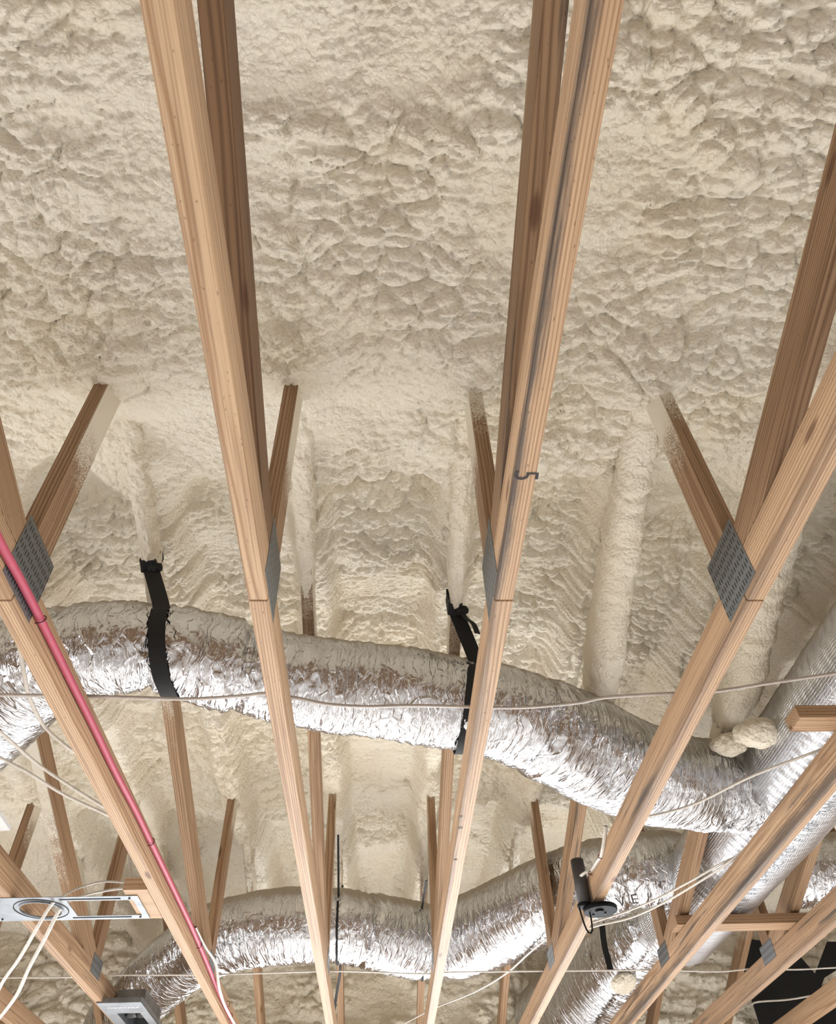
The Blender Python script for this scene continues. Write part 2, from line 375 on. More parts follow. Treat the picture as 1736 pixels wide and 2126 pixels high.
def foam_relief(x, y, s=0, k=1.0):
    wx = (fbm(x * 5, y * 5, 31 + s, 3) - .5) * .10; wy = (fbm(x * 5, y * 5, 47 + s, 3) - .5) * .10
    X = x + wx; Y = y + wy
    big = fbm(X * 3.0, Y * 5.0, 3 + s, 3) - .5
    roll = fbm(X * 1.6, Y * 8, 9 + s, 2) - .5
    rough = sstep(.36, .60, fbm(x * 2.3 + 4, y * 3.1, 71 + s, 3))
    fine = .45 + .55 * sstep(.34, .60, fbm(x * 3.1 + 9, y * 4.5 + 2, 83 + s, 3))
    led = np.exp(-np.abs(fbm(X * 2.2 + 30, Y * 6.0, 61 + s, 2) - .5) / .012) * sstep(.52, .66, fbm(x * 1.7 + 60, y * 2.6, 19 + s, 2))
    p1, f1 = bubbles(X * 9.5 / k, Y * 12.5 / k, 1 + s)
    p2, f2 = bubbles(X * 20 / k, Y * 26 / k, 2 + s)
    p3, f3 = bubbles(X * 37 / k + wx * 8, Y * 48 / k + wy * 8, 4 + s)
    d1 = 1.1 * (1 - np.minimum(f1, 1)) - .75 * p1; d2 = 1.1 * (1 - np.minimum(f2, 1)) - .65 * p2; d3 = 1.1 * (1 - np.minimum(f3, 1)) - .55 * p3
    return -(.062 * big + .036 * roll - .020 * led + k * (.028 * rough * d1 + (.005 + .013 * rough) * d2 + .0090 * fine * d3))
def axis_coords(lo, flo, fhi, hi, fine, coarse):
    return np.concatenate([np.arange(lo, flo, coarse), np.arange(flo, fhi, fine), np.arange(fhi, hi + coarse, coarse)])
def grid_quads(nx, ny):
    i = np.arange(nx - 1)[:, None] * ny; j = np.arange(ny - 1)[None, :]
    return np.stack([i + j, i + ny + j, i + ny + j + 1, i + j + 1], -1).reshape(-1, 4)
gx = axis_coords(-4.5, -2.7, 3.1, 5.5, .0052, .10); gy = axis_coords(-4.0, .15, 6.3, 6.45, .0052, .10)
X, Y = np.meshgrid(gx, gy, indexing='ij')
Z = ceil_base(X, Y) + foam_relief(X, Y)
me = np_mesh('ceiling', np.stack([X, Y, Z], -1).reshape(-1, 3), grid_quads(len(gx), len(gy))[:, ::-1])
o = link('ceiling', me, M_FOAM); o['kind'] = 'structure'
YW = 6.30
gx = axis_coords(-4.5, -3.6, 4.0, 5.5, .010, .10); gz = axis_coords(2.45, 2.6, 3.75, 3.9, .010, .05)
X, Z = np.meshgrid(gx, gz, indexing='ij')
Y = YW + .8 * foam_relief(X, Z, 200, 2.0) + .05
me = np_mesh('wall_far', np.stack([X, Y, Z], -1).reshape(-1, 3), grid_quads(len(gx), len(gz)))
o = link('wall_far', me, M_FOAMW); o['kind'] = 'structure'
o = box('floor', (-4.6, -4.1, -.05), (5.6, 6.5, 0), M_FLOOR, bev=0); o['kind'] = 'structure'
def wall(name, lo, hi):
    o = box(name, lo, hi, M_OSB, bev=0); o['kind'] = 'structure'
wall('wall_back', (-4.6, -4.2, 0), (5.6, -4.1, 3.6))
wall('wall_left', (-4.6, -4.1, 0), (-4.5, 6.5, 3.6))
wall('wall_right', (5.5, -4.1, 0), (5.6, 6.5, 3.6))
wall('wall_front', (-4.6, 6.4, 0), (5.6, 6.5, 2.5))

# ------------------------------------------------------------------ roof trusses
rng = random.Random(5)
def member_mesh(key, A, B, w, clips, cache={}):
    """member in the truss plane (y, z), centre line A->B, depth w, clipped by half planes; local X along A->B"""
    if key in cache: return cache[key]
    ax = Vector((B[0] - A[0], B[1] - A[1])); Ln = ax.length; ax /= Ln; nx = Vector((-ax[1], ax[0]))
    poly = [(-.3, -w / 2), (Ln + .3, -w / 2), (Ln + .3, w / 2), (-.3, w / 2)]
    poly = clip(poly, (-1, 0), .0); poly = clip(poly, (1, 0), Ln)
    for n, d in clips:                                   # to local
        nl = (n[0] * ax[0] + n[1] * ax[1], n[0] * nx[0] + n[1] * nx[1]); poly = clip(poly, nl, d - n[0] * A[0] - n[1] * A[1])
    me = prism(key, poly, TH); ang = math.atan2(ax[1], ax[0])
    cache[key] = (me, A, ang); return cache[key]
def place(name, rec, parent, tone, stain, sf=99.0, ss=99.0, seed=None, edge=0.0):
    me, A, ang = rec
    o = link(name, me, M_WOOD, parent, seed=float(seed if seed is not None else rng.random() * 10), tone=float(tone), stain=float(stain), edge=float(edge), spray_front=float(sf), spray_side=float(ss))
    # local X -> (0, cos, sin), local Y -> -x, local Z -> (0, -sin, cos)
    M = Matrix(((0, -1, 0), (math.cos(ang), 0, -math.sin(ang)), (math.sin(ang), 0, math.cos(ang))))
    o.rotation_euler = M.to_euler(); o.location = Vector((0, A[0], A[1])) - Vector((0, parent.location[1], parent.location[2]))
    return o
def plate_mesh(w, h):
    bm = bmesh.new(); box_bm(bm, (-w / 2, -.0006, -h / 2), (w / 2, .0006, h / 2), 0)
    uv = bm.loops.layers.uv.new('UVMap')
    for f in bm.faces:
        for l in f.loops: l[uv].uv = (l.vert.co.x + 1, l.vert.co.z + 1)
    return bm_mesh('connector_plate', bm)
PM1 = plate_mesh(.158, .158); PM2 = plate_mesh(.140, .072)
def up_line(y0, z0, slope):          # centre line whose upper edge passes (y0, z0), rising towards -y by slope
    k = DC / 2 * math.sqrt(1 + slope * slope); return y0, z0 - k, slope
YS = 1.162
CH = [member_mesh('bottom_chord_near', (-1.6, ZB + DC / 2), (YS - .001, ZB + DC / 2), DC, []), member_mesh('bottom_chord_far', (YS + .001, ZB + DC / 2), (6.22, ZB + DC / 2), DC, [])]
def diag(key, jy, slope, ytop, w=DC):
    y0, zc, s = up_line(jy - .10, ZT + .064, slope)
    A = (jy + .1, zc - s * .2); B = (ytop, zc + s * (y0 - ytop))
    return member_mesh(key, A, B, w, [((1, 0), jy - DC / 2 - .0008), ((0, -1), -(ZT + .0008))])
D1 = diag('web_a', J1, .270, -1.25); D2 = diag('web_b', J2, .345, 1.22); D3 = diag('web_c', J3, .420, 3.72)
def vert(key, jy, ztop): return member_mesh(key, (jy, ZT + .0008), (jy, ztop), DC, [])
V1 = vert('web_v1', J1, 3.50); V2 = vert('web_v2', J2, 3.66)

def foam_coat(parent, xc, y0, y1, slope, jy, th0, th1, seed, front=0.0, ragged=.02):
    """lumpy foam sleeve round a diagonal web from y0 (roof end) to y1 (lower end)"""
    yb, zc, s = up_line(jy - .10, ZT + .064, slope)
    n = 150; m = 64; t = np.linspace(0, 1, n); yy = y0 + (y1 - y0) * t; zz = zc + s * (yb - yy)
    th = np.linspace(0, 2 * np.pi, m, endpoint=False)
    c = np.cos(th); sn = np.sin(th)
    e = 3.0
    rad = 1 / ((np.abs(c) ** e + np.abs(sn) ** e) ** (1 / e))
    px = c * rad; pz = sn * rad
    T2, A2 = np.meshgrid(t, th, indexing='ij')
    Ls = (y1 - y0)
    nz = .6 * fbm(T2 * Ls * 26 + 3, np.cos(A2) * 2 + 7, seed, 3) + .4 * fbm(np.sin(A2) * 2 + 5 + T2 * Ls * 40, A2 * 0 + T2 * Ls * 10, seed + 9, 2)
    thick = th0 + (th1 - th0) * T2 + .03 * (nz - .5)
    thick = thick + front * np.exp(-((A2 - 1.5 * np.pi) / .9) ** 2)
    rag = 1 - ragged * 4 * (fbm(np.cos(A2) * 3 + 2, np.sin(A2) * 3, seed + 3, 2) - .5)
    fade = np.clip((1.0 - T2 * rag) / .18, 0, 1) ** .5
    thick = np.where(fade > 0, thick * fade, 0) - .004 * (fade <= .02)
    hx = TH / 2 + thick; hz = DC / 2 + thick
    ca = 1 / math.sqrt(1 + s * s); sa = s * ca
    Xv = px[None, :] * hx; Zl = pz[None, :] * hz
    Yv = yy[:, None] + Zl * sa; Zv = zz[:, None] + Zl * ca
    V = np.stack([Xv + xc, Yv, Zv], -1).reshape(-1, 3)
    i = np.arange(n - 1)[:, None] * m; j = np.arange(m)[None, :]; j2 = (j + 1) % m
    q = np.stack([i + j, i + j2, i + m + j2, i + m + j], -1).reshape(-1, 4)
    me = np_mesh('foam_coating', V, q)
    mw = parent.matrix_local if parent.parent is None else (Matrix.Translation(parent.parent.location) @ Matrix.LocRotScale(parent.location, parent.rotation_euler, None))
    me.transform(mw.inverted())
    return link('foam_coating', me, M_FOAM, parent, label='cream spray foam crust')

TR = [  # index: label, chord tone, stain, D1 (tone, stain, sf, ss), V1 (...), D2, V2, D3
 dict(label='truss at the far left corner of the photo, only its far end in view', c=(.3, .1)),
 dict(label='pine truss left of the one with the red pipe, galvanised plate fixed under it', c=(.30, .45), d2=(.40, .1, 2.86, 3.25)),
 dict(label='pine truss with the red pipe stapled along its bottom chord', c=(.10, .05), v1=(.45, .35, 3.6, 3.02), d2=(.35, .1, 3.10, 3.18), coat=(1.90, .012, .002, 0)),
 dict(label='left of the two middle trusses, plain pale bottom chord with a saw joint', c=(.14, .0), d1=(1.0, .35), v1=(.45, .0, 3.40, 2.98), d2=(.30, .05, 3.24, 3.16), coat=(1.92, .022, .004, .0)),
 dict(label='right of the two middle trusses, black stamped figure and mould streaks underneath', c=(.12, .30), e=1.0, e2=.5, d1=(.70, .62), v1=(.55, .1, 3.18, 3.0), d2=(.20, .15, 3.16, 3.10), coat=(2.02, .020, .004, .0)),
 dict(label='pine truss carrying the black canister light on its side', c=(.22, .42), e=.5, d1=(.62, .35), v1=(.42, .0, 3.22, 3.10), d2=(.25, .55, 3.3, 3.2), coat=(2.42, .020, .030, .055)),
 dict(label='mould-darkened truss left of the printed foil trunk duct', c=(.25, .62), e=.9, d2=(.25, .1, 3.1, 2.95), coat=(2.45, .035, .045, .04)),
 dict(label='weathered brown truss right of the printed foil trunk duct', c=(.52, .55), e=.4, d2=(.35, .35)),
 dict(label='rightmost truss, cutting the lower right corner of the photo', c=(.35, .35)),
]
trusses = []
for i, (xc, t) in enumerate(zip(XT, TR)):
    root = empty('roof_truss', (xc, J1, ZB), t['label'], 'truss', 'roof trusses in parallel rows'); trusses.append(root)
    ct, cs = t['c']
    place('bottom_chord', CH[0], root, ct, cs, seed=i * 1.7 + .3, edge=t.get('e', 0)); place('bottom_chord', CH[1], root, ct + .03, cs, seed=i * 1.7 + 1.1, edge=t.get('e2', t.get('e', 0)))
    def g(k, d): return t.get(k, d)
    place('diagonal_web', D1, root, *g('d1', (ct + .2, cs))); place('vertical_web', V1, root, *g('v1', (ct + .25, cs * .5, 3.3, 3.1)))
    w2 = place('diagonal_web', D2, root, *g('d2', (ct + .1, cs * .6, 3.3, 3.2)))
    place('vertical_web', V2, root, *g('v2', (ct + .35, cs * .4, 3.42, 3.25))); w3 = place('diagonal_web', D3, root, ct + .1, cs * .3, 3.3, 3.15)
    if 'coat' in t:
        y1, a, b, fr = t['coat']; foam_coat(w2, xc, 1.24, y1, .345, J2, a, b, 100 + i * 7, fr)
    if i >= 1: foam_coat(w3, xc, 3.75, 4.55 + .15 * rng.random(), .420, J3, .014, .003, 300 + i * 7)
    for s in (-1, 1):
        for pm, yy, zz in ((PM1, 1.172, 2.680), (PM2, J2 + .008, 2.669)):
            p = link('connector_plate', pm, M_PLATE, root); p.location = (s * (TH / 2 + .0005), yy - J1, zz - ZB); p.rotation_euler = (0, 0, math.pi / 2)

# ------------------------------------------------------------------ foil ducts
def duct(name, pts, label, mat=M_FOIL, seed=0, pinch=(), dust_reflect=.08, group='foil flexible ducts', wr=.0075, cat='duct', step=.006, m=128, sag=.010, fixed_r=None):
    """pts: (u, v, z, width_px) or world (x, y, z, r) when fixed_r"""
    P4 = []
    for p in pts:
        if fixed_r: P4.append(p)
        else:
            c = OZ(p[0], p[1], p[2]); P4.append((c.x, c.y, c.z, p[3] / 2 * depth(c) / F))
    S = catmull(P4, step); P = S[:, :3]; Rr = S[:, 3]; T, A, B = frames(P); n = len(P)
    ss = np.concatenate([[0], np.cumsum(np.linalg.norm(np.diff(P, axis=0), axis=1))])
    th = np.linspace(0, 2 * np.pi, m, endpoint=False); S2, A2 = np.meshgrid(ss, th, indexing='ij')
    ca = np.cos(A2); sa = np.sin(A2)
    r = np.repeat(Rr[:, None], m, 1)
    f1 = fbm(S2 * 42 + ca * .9, sa * 2.4 + 10 + ca * 1.7, seed, 3) - .5
    f2 = np.abs(fbm(S2 * 85 + sa * 1.5, ca * 3.2 + 20 + sa * 2, seed + 5, 3) - .5)
    f3 = fbm(S2 * 9 + 3, ca * 1.4 + sa * .6 + 5, seed + 8, 3) - .5
    amp = np.ones_like(r)
    for sp, dep, wd in pinch:
        q = np.exp(-((ss - sp * ss[-1]) / wd) ** 2)[:, None]; r = r * (1 - dep * q); amp = amp + 2.2 * np.exp(-((ss - sp * ss[-1]) / (wd * 2.6)) ** 2)[:, None]
    r = r + amp * (wr * f1 - wr * 1.3 * f2) + sag * f3 * 1.6
    r = r + .0012 * np.sin(S2 * 2 * np.pi / .045)
    V = P[:, None, :] + (r * ca)[:, :, None] * A[:, None, :] + (r * sa)[:, :, None] * B[:, None, :]
    V = V.reshape(-1, 3)
    i = np.arange(n - 1)[:, None] * m; j = np.arange(m)[None, :]; j2 = (j + 1) % m
    q = np.stack([i + j, i + j2, i + m + j2, i + m + j], -1).reshape(-1, 4)
    uv = np.stack([S2, A2 * .16], -1).reshape(-1, 2)
    me = np_mesh(name, V, q[:, ::-1], uv)
    # end discs
    bm = bmesh.new(); bm.from_mesh(me); be = [e for e in bm.edges if e.is_boundary]; bmesh.ops.holes_fill(bm, edges=be, sides=0); bm.to_mesh(me); bm.free()
    o = link(name, me, mat); o['dust_reflect'] = float(dust_reflect); tag(o, label, cat, group); return o, P, Rr
d1, P1, R1 = duct('flexible_duct', [(-170, 1560, 2.98, 250), (-70, 1490, 2.99, 260), (30, 1410, 3.0, 240), (120, 1360, 3.0, 205), (230, 1343, 3.0, 196), (340, 1348, 3.0, 192), (420, 1366, 3.0, 194), (520, 1388, 2.99, 190), (620, 1410, 2.98, 190), (720, 1427, 2.98, 192), (850, 1442, 2.97, 194), (960, 1460, 2.96, 190), (1040, 1478, 2.95, 196), (1120, 1508, 2.94, 204), (1210, 1548, 2.93, 212), (1300, 1592, 2.92, 205), (1400, 1618, 2.92, 190), (1500, 1634, 2.92, 180), (1600, 1640, 2.92, 168), (1690, 1630, 2.92, 160)],
    'long crumpled silver duct held by two wide black straps across the middle', seed=11, pinch=((.235, .05, .02), (.31, .10, .018), (.385, .08, .02), (.655, .07, .02), (.90, .04, .03)))
d2, P2, R2 = duct('flexible_duct', [(235, 2130, 2.98, 120), (300, 2060, 3.0, 125), (360, 2005, 3.0, 130), (430, 1958, 3.0, 140), (510, 1932, 3.0, 142), (600, 1921, 3.0, 144), (690, 1920, 3.0, 138), (770, 1932, 3.0, 140), (850, 1948, 3.0, 144), (905, 1955, 3.0, 136), (960, 1946, 3.0, 148), (1040, 1912, 3.0, 154), (1130, 1868, 3.0, 158), (1220, 1832, 3.0, 155), (1300, 1810, 3.0, 148), (1380, 1805, 3.0, 148), (1440, 1812, 3.0, 140)],
    'second crumpled silver duct, farther off, sagging below the first', seed=37, pinch=((.14, .08, .02), (.20, .06, .015), (.40, .10, .018), (.56, .10, .018), (.93, .1, .03)), dust_reflect=.12)
d3, P3, R3 = duct('flexible_duct', [(1372, 1905, 3.02, 150), (1335, 1950, 3.03, 165), (1290, 1998, 3.04, 175), (1235, 2052, 3.04, 180), (1172, 2112, 3.0, 178), (1152, 2132, 2.98, 176)],
    'dusty silver branch duct running to the far wall under a foam lump', seed=53, pinch=((.12, .10, .03), (.33, .05, .02)), dust_reflect=.30)
d4, P4, R4 = duct('flexible_duct', [(1.98, 3.72, 3.02, .15), (2.3, 3.62, 3.02, .155), (2.7, 3.60, 3.02, .155), (3.2, 3.60, 3.02, .15)],
    'short piece of silver duct at the right edge behind the printed trunk', seed=71, fixed_r=True)
trunk, PT, RT = duct('trunk_duct', [(1.54, .75, 2.92, .197), (1.525, 1.6, 2.92, .197), (1.51, 2.4, 2.92, .197), (1.50, 3.2, 2.92, .197), (1.485, 4.05, 2.92, .194)],
    'large straight foil trunk duct with printed lettering on the right', M_SCRIM, seed=90, dust_reflect=.15, wr=.0016, sag=.004, fixed_r=True, group=None)

# ---- straps
def ribbon(name, pts, w, mat, parent=None, thick=.0016, wdir=(1, 0, 0), step=.01, **pr):
    P = catmull(pts, step); T = np.gradient(P, axis=0); T /= np.linalg.norm(T, axis=1)[:, None]
    Wd = np.array(wdir, float)[None, :] - T * (T @ np.array(wdir, float))[:, None]; Wd /= np.linalg.norm(Wd, axis=1)[:, None]
    Nn = np.cross(T, Wd); n = len(P)
    cs = [(-w / 2, -thick), (0, -thick * .6), (w / 2, -thick), (w / 2, thick), (0, thick * 1.4), (-w / 2, thick)]
    V = np.stack([P + a * Wd + b * Nn for a, b in cs], 1).reshape(-1, 3); m = 6
    i = np.arange(n - 1)[:, None] * m; j = np.arange(m)[None, :]; j2 = (j + 1) % m
    q = np.stack([i + j, i + j2, i + m + j2, i + m + j], -1).reshape(-1, 4)
    me = np_mesh(name, V, q)
    bm = bmesh.new(); bm.from_mesh(me); bmesh.ops.holes_fill(bm, edges=[e for e in bm.edges if e.is_boundary], sides=0); bmesh.ops.recalc_face_normals(bm, faces=bm.faces); bm.to_mesh(me); bm.free()
    me.polygons.foreach_set('use_smooth', [False] * len(me.polygons))
    return link(name, me, mat, parent, **pr)
def near(P, x): return int(np.argmin(np.abs(P[:, 0] - x)))
def strap(x, P, Rr, W, W2, label, w=.048, dx=0.0, xa=None, xb=None, tail=False, box_wrap=True, grow=.004):
    xa = x if xa is None else xa; xb = xa if xb is None else xb
    k = near(P, (xa + xb) / 2); yc, zc = P[k, 1], P[k, 2]; r = Rr[k] + grow
    pts = [Vector((x, W[0], W[1]))]
    for a in np.linspace(148, 385, 20):
        pts.append(Vector((xa + (xb - xa) * min(1.0, (a - 148) / 120.0), yc + r * math.cos(math.radians(a)), zc + r * math.sin(math.radians(a)))))
    pts.append(Vector((x, W2[0], W2[1])))
    root = empty('duct_strap', (x, W[0], W[1]), label, 'strap', 'black straps holding the foil ducts')
    L0 = root.location
    ribbon('sling', [p - L0 for p in pts], w, M_STRAP, root)
    if box_wrap:
        s = .345; ca = 1 / math.sqrt(1 + s * s); dv = Vector((0, s * ca, ca)); ax = Vector((0, ca, -s * ca))
        yb, zcl, _ = up_line(J2 - .10, ZT + .064, s)
        cy = W[0] - .0; c = Vector((0, cy, zcl + s * (yb - cy))) - Vector((0, L0.y, L0.z))
        cor = [(-.5 * TH - .004, -.5 * DC - .004), (.5 * TH + .004, -.5 * DC - .004), (.5 * TH + .004, .5 * DC + .004), (-.5 * TH - .004, .5 * DC + .004)]
        loop = []
        for a in range(5):
            p0 = cor[a % 4]; p1 = cor[(a + 1) % 4]
            for f in (0.08, .5, .92): loop.append(c + Vector((p0[0] + (p1[0] - p0[0]) * f, 0, 0)) + dv * (p0[1] + (p1[1] - p0[1]) * f))
        ribbon('wrap', loop, w * .9, M_STRAP, root, wdir=tuple(ax))
        bm = bmesh.new(); bmesh.ops.create_icosphere(bm, subdivisions=3, radius=.022)
        for v in bm.verts: v.co = Vector((v.co.x * 1.1, v.co.y * .7, v.co.z * .8)) * (1 + .18 * math.sin(v.co.x * 300) * math.sin(v.co.z * 260)) + c + Vector((.022, -.01, -.5 * DC))
        link('knot', bm_mesh('knot', bm), M_STRAP, root, smooth=True)
        if tail: ribbon('loose_end', [c + Vector((.02, -.01, -.05)), c + Vector((.035, -.015, -.085)), c + Vector((.055, -.02, -.11)), c + Vector((.065, -.02, -.15))], .022, M_STRAP, root, wdir=(.8, .5, .2))
    return root
strap(XT[2], P1, R1, (1.80, 3.275), (2.30, 3.10), 'wide black strap round the long duct beside the red pipe truss', xa=OZ(331, 1262, 3.06).x, xb=OZ(344, 1446, 2.84).x)
strap(XT[4] - .005, P1, R1, (1.95, 3.22), (2.30, 3.09), 'wide black strap with a loose end round the middle of the long duct', xa=OZ(984, 1395, 3.04).x, xb=OZ(962, 1540, 2.83).x, tail=True)
s3 = strap(XT[3] + .028, P2, R2, (3.80, 3.28), (4.45, 3.28), 'thin black strap on the farther duct beside a dark upright web', w=.011, box_wrap=False)
strap(XT[4] - .028, P2, R2, (3.80, 3.05), (4.45, 3.05), 'thin black strap on the farther duct behind the mould-streaked middle truss', w=.011, box_wrap=False)
tl = ribbon('loose_end', [OZ(707, 1985, 2.86), OZ(706, 2020, 2.82), OZ(698, 2070, 2.80), OZ(693, 2108, 2.79)], .014, M_STRAP, None)
tl.parent = s3; tl.location = -s3.location
q0 = OY(1247, 1885, 4.46)
root = empty('duct_strap', q0, 'black strap hanging in two bands on the dusty branch duct', 'strap', 'black straps holding the foil ducts')
ribbon('sling', [OY(1246, 1880, 4.46) - q0, OY(1250, 1920, 4.46) - q0, OY(1255, 1962, 4.46) - q0, OY(1262, 1990, 4.44) - q0, OY(1268, 2015, 4.43) - q0], .032, M_STRAP, root)
ribbon('sling', [OY(1280, 1876, 4.46) - q0, OY(1298, 1897, 4.46) - q0, OY(1318, 1921, 4.46) - q0], .034, M_STRAP, root)

# ------------------------------------------------------------------ printed lettering
def text_mesh(body, size):
    cu = bpy.data.curves.new('lettering', 'FONT'); cu.body = body; cu.size = size; cu.align_x = 'CENTER'; cu.align_y = 'CENTER'; cu.resolution_u = 3
    ob = bpy.data.objects.new('lettering', cu); C.objects.link(ob); dg = bpy.context.evaluated_depsgraph_get(); dg.update()
    me = bpy.data.meshes.new_from_object(ob.evaluated_get(dg)); C.objects.unlink(ob); bpy.data.objects.remove(ob); return me
def wrap_text(body, size, P, Rr, parent, y_at, ang, off, fs, ft, mat=M_PRINT, stretch=1.0):
    """letters laid on a duct: fs / ft = reading direction along the axis / letter-top direction round it"""
    k = int(np.argmin(np.abs(P[:, 1] - y_at))) if y_at is not None else None
    T, A, B = frames(P); root = None
    for ch, x0 in body:
        me = text_mesh(ch, size)
        s0 = x0 * size * stretch * fs; kk = int(np.clip(k + s0 / np.linalg.norm(P[1] - P[0]), 0, len(P) - 1)); t, a, b = T[kk], A[kk], B[kk]; r = Rr[kk] + off
        for v in me.vertices:
            th = math.radians(ang) + v.co.y * ft / r
            v.co = Vector(P[kk] + t * v.co.x * fs * stretch + (a * math.cos(th) + b * math.sin(th)) * r)
        link('printed_letter', me, mat, parent)
def spaced(txt, pitch=.72):
    n = len(txt); return [(c, (i - (n - 1) / 2) * pitch) for i, c in enumerate(txt) if c != ' ']
wrap_text(spaced("LH 3'8R DETECTED FIRE TAIR:OM"), .052, PT, RT, trunk, 2.75, 186, .006, -1, 1, stretch=1.1)
wrap_text(spaced("R8"), .055, P3, R3, d3, OZ(1220, 2085, 2.93).y, 178, .010, 1, -1)
_k = near(P2, OZ(1290, 1882, 2.88).x)
wrap_text(spaced("AVE"), .07, P2[_k - 40:_k + 40], R2[_k - 40:_k + 40], d2, P2[_k, 1], 150, .012, 1, -1, M_INK)
# ------------------------------------------------------------------ foam lumps on ducts
def lump(loc, rx, ry, rz, seed, label):
    bm = bmesh.new(); bmesh.ops.create_icosphere(bm, subdivisions=5, radius=1.0)
    co = np.array([v.co[:] for v in bm.verts])
    d = .55 * (fbm(co[:, 0] * 1.5 + 5, co[:, 1] * 1.5 + co[:, 2] * 1.2 + 5, seed, 3) - .5) - .07 * bubbles(co[:, 0] * 2.2 + co[:, 2], co[:, 1] * 2.2 + 3, seed)[0]
    for v, k in zip(bm.verts, d): v.co = Vector((v.co.x * rx, v.co.y * ry, v.co.z * rz)) * (1 + k)
    o = link('foam_lump', bm_mesh('foam_lump', bm), M_FOAM, smooth=True); o.location = loc; tag(o, label, 'foam', 'spare lumps of sprayed foam'); return o
lump(OZ(1578, 1522, 2.92), .086, .06, .042, 3, 'round cream foam lump on the long duct beside a wood block')
lump(OZ(1512, 1546, 2.96), .068, .05, .035, 8, 'flat cream foam lump on the long duct behind the canister light truss')
lump(OZ(1294, 2042, 2.83), .060, .13, .045, 12, 'yellowish foam lump stuck under the dusty branch duct')

# ------------------------------------------------------------------ cables
def cable(name, uvz, label, r=.0045, mat=M_CABLE, group='white electrical cables', flat=.6):
    pts = [OZ(*p) for p in uvz]; o = tube(name, pts, r, mat, flat=flat); return tag(o, label, 'cable', group)
zc = ZT + .006
cable('electrical_cable', [(-120, 1441, zc), (0, 1443, zc), (90, 1444, zc), (180, 1445, zc), (300, 1449, zc), (400, 1451, zc), (500, 1445, zc), (555, 1440, zc), (615, 1449, zc), (680, 1462, zc), (760, 1467, zc), (850, 1465, zc), (960, 1467, zc), (1020, 1469, zc), (1100, 1468, zc), (1200, 1459, zc), (1260, 1448, zc), (1390, 1440, zc), (1480, 1436, zc), (1600, 1418, zc), (1736, 1398, zc), (1850, 1380, zc)], 'grey-white cable crossing the whole photo in front of the long duct', .0058, M_CABLEG)
cable('electrical_cable', [(-80, 2031, zc), (0, 2030, zc), (140, 2029, zc), (245, 2025, zc), (400, 2024, zc), (530, 2021, zc), (660, 2017, zc), (740, 2017, zc), (870, 2022, zc), (930, 2019, zc), (1040, 2017, zc), (1130, 2016, zc), (1250, 2015, zc), (1370, 2014, zc), (1430, 2016, zc), (1500, 2017, zc), (1570, 2011, zc), (1650, 2013, zc), (1740, 2009, zc), (1820, 2008, zc)], 'thin white cable crossing the whole photo near its bottom', .0052)
cable('electrical_cable', [(800, 2145, 2.80), (850, 2120, 2.80), (905, 2092, 2.80), (985, 2060, 2.80), (1050, 2022, 2.80), (1100, 1978, 2.80), (1140, 1945, 2.80)], 'white cable slanting up from the bottom middle to the trusses', .0055)
cable('electrical_cable', [(1200, 1925, 2.70), (1240, 1912, 2.70), (1300, 1893, 2.70), (1370, 1863, 2.70), (1440, 1826, 2.70), (1500, 1792, 2.70), (1550, 1770, 2.70), (1620, 1735, 2.70)], 'upper of two white cables passing the canister light', .0065)
cable('electrical_cable', [(1200, 1936, 2.69), (1240, 1922, 2.69), (1310, 1905, 2.69), (1375, 1876, 2.69), (1440, 1838, 2.69), (1500, 1800, 2.69), (1545, 1765, 2.69), (1585, 1720, 2.69), (1640, 1650, 2.69)], 'lower of two white cables passing the canister light', .0065)
cable('electrical_cable', [(1320, 1699, 2.70), (1380, 1688, 2.70), (1450, 1666, 2.70), (1560, 1612, 2.70), (1690, 1562, 2.70), (1750, 1540, 2.70)], 'white cable slanting across the right end of the long duct', .006)
cable('electrical_cable', [(40, 1340, 2.75), (50, 1400, 2.74), (62, 1450, 2.73), (90, 1505, 2.72), (130, 1543, 2.70), (175, 1575, 2.69)], 'white cable bending behind the red pipe truss at upper left', .006)
cable('electrical_cable', [(-40, 1490, 2.72), (0, 1520, 2.72), (70, 1580, 2.72), (130, 1622, 2.71), (210, 1672, 2.69), (260, 1700, 2.69)], 'upper white cable from the left edge to the red pipe truss', .0062)
cable('electrical_cable', [(-40, 1550, 2.72), (0, 1573, 2.72), (60, 1605, 2.71), (130, 1648, 2.70), (215, 1688, 2.69), (265, 1712, 2.69)], 'lower white cable from the left edge to the red pipe truss', .0062)
cable('electrical_cable', [(285, 1835, 2.68), (255, 1832, 2.69), (210, 1831, 2.70), (160, 1845, 2.66), (125, 1864, 2.60), (104, 1882, 2.575), (75, 1930, 2.52), (40, 1990, 2.48), (8, 2035, 2.46), (-10, 2070, 2.45)], 'left of two cables hanging through the round hole of the galvanised plate', .006)
cable('electrical_cable', [(285, 1845, 2.67), (250, 1845, 2.68), (205, 1852, 2.68), (165, 1862, 2.64), (135, 1877, 2.60), (119, 1897, 2.57), (95, 1945, 2.52), (60, 2010, 2.48), (35, 2065, 2.45), (0, 2112, 2.43), (-20, 2130, 2.42)], 'right of two cables hanging through the round hole of the galvanised plate', .0065)
cable('electrical_cable', [(268, 1760, 2.90), (271, 1795, 2.80), (272, 1832, 2.70)], 'short white cable dropping straight into the wood block', .006)
o = tag(tube('electrical_cable', [OX(405, 1925, -.722), OX(425, 1965, -.715), OX(447, 2000, -.70), OX(455, 2050, -.70), OX(468, 2090, -.705), OX(492, 2135, -.71)], .0065, M_CABLE, flat=.6), 'white cable running down beside the red pipe at the bottom', 'cable', 'white electrical cables')
xk = XT[5] - TH / 2 - .006
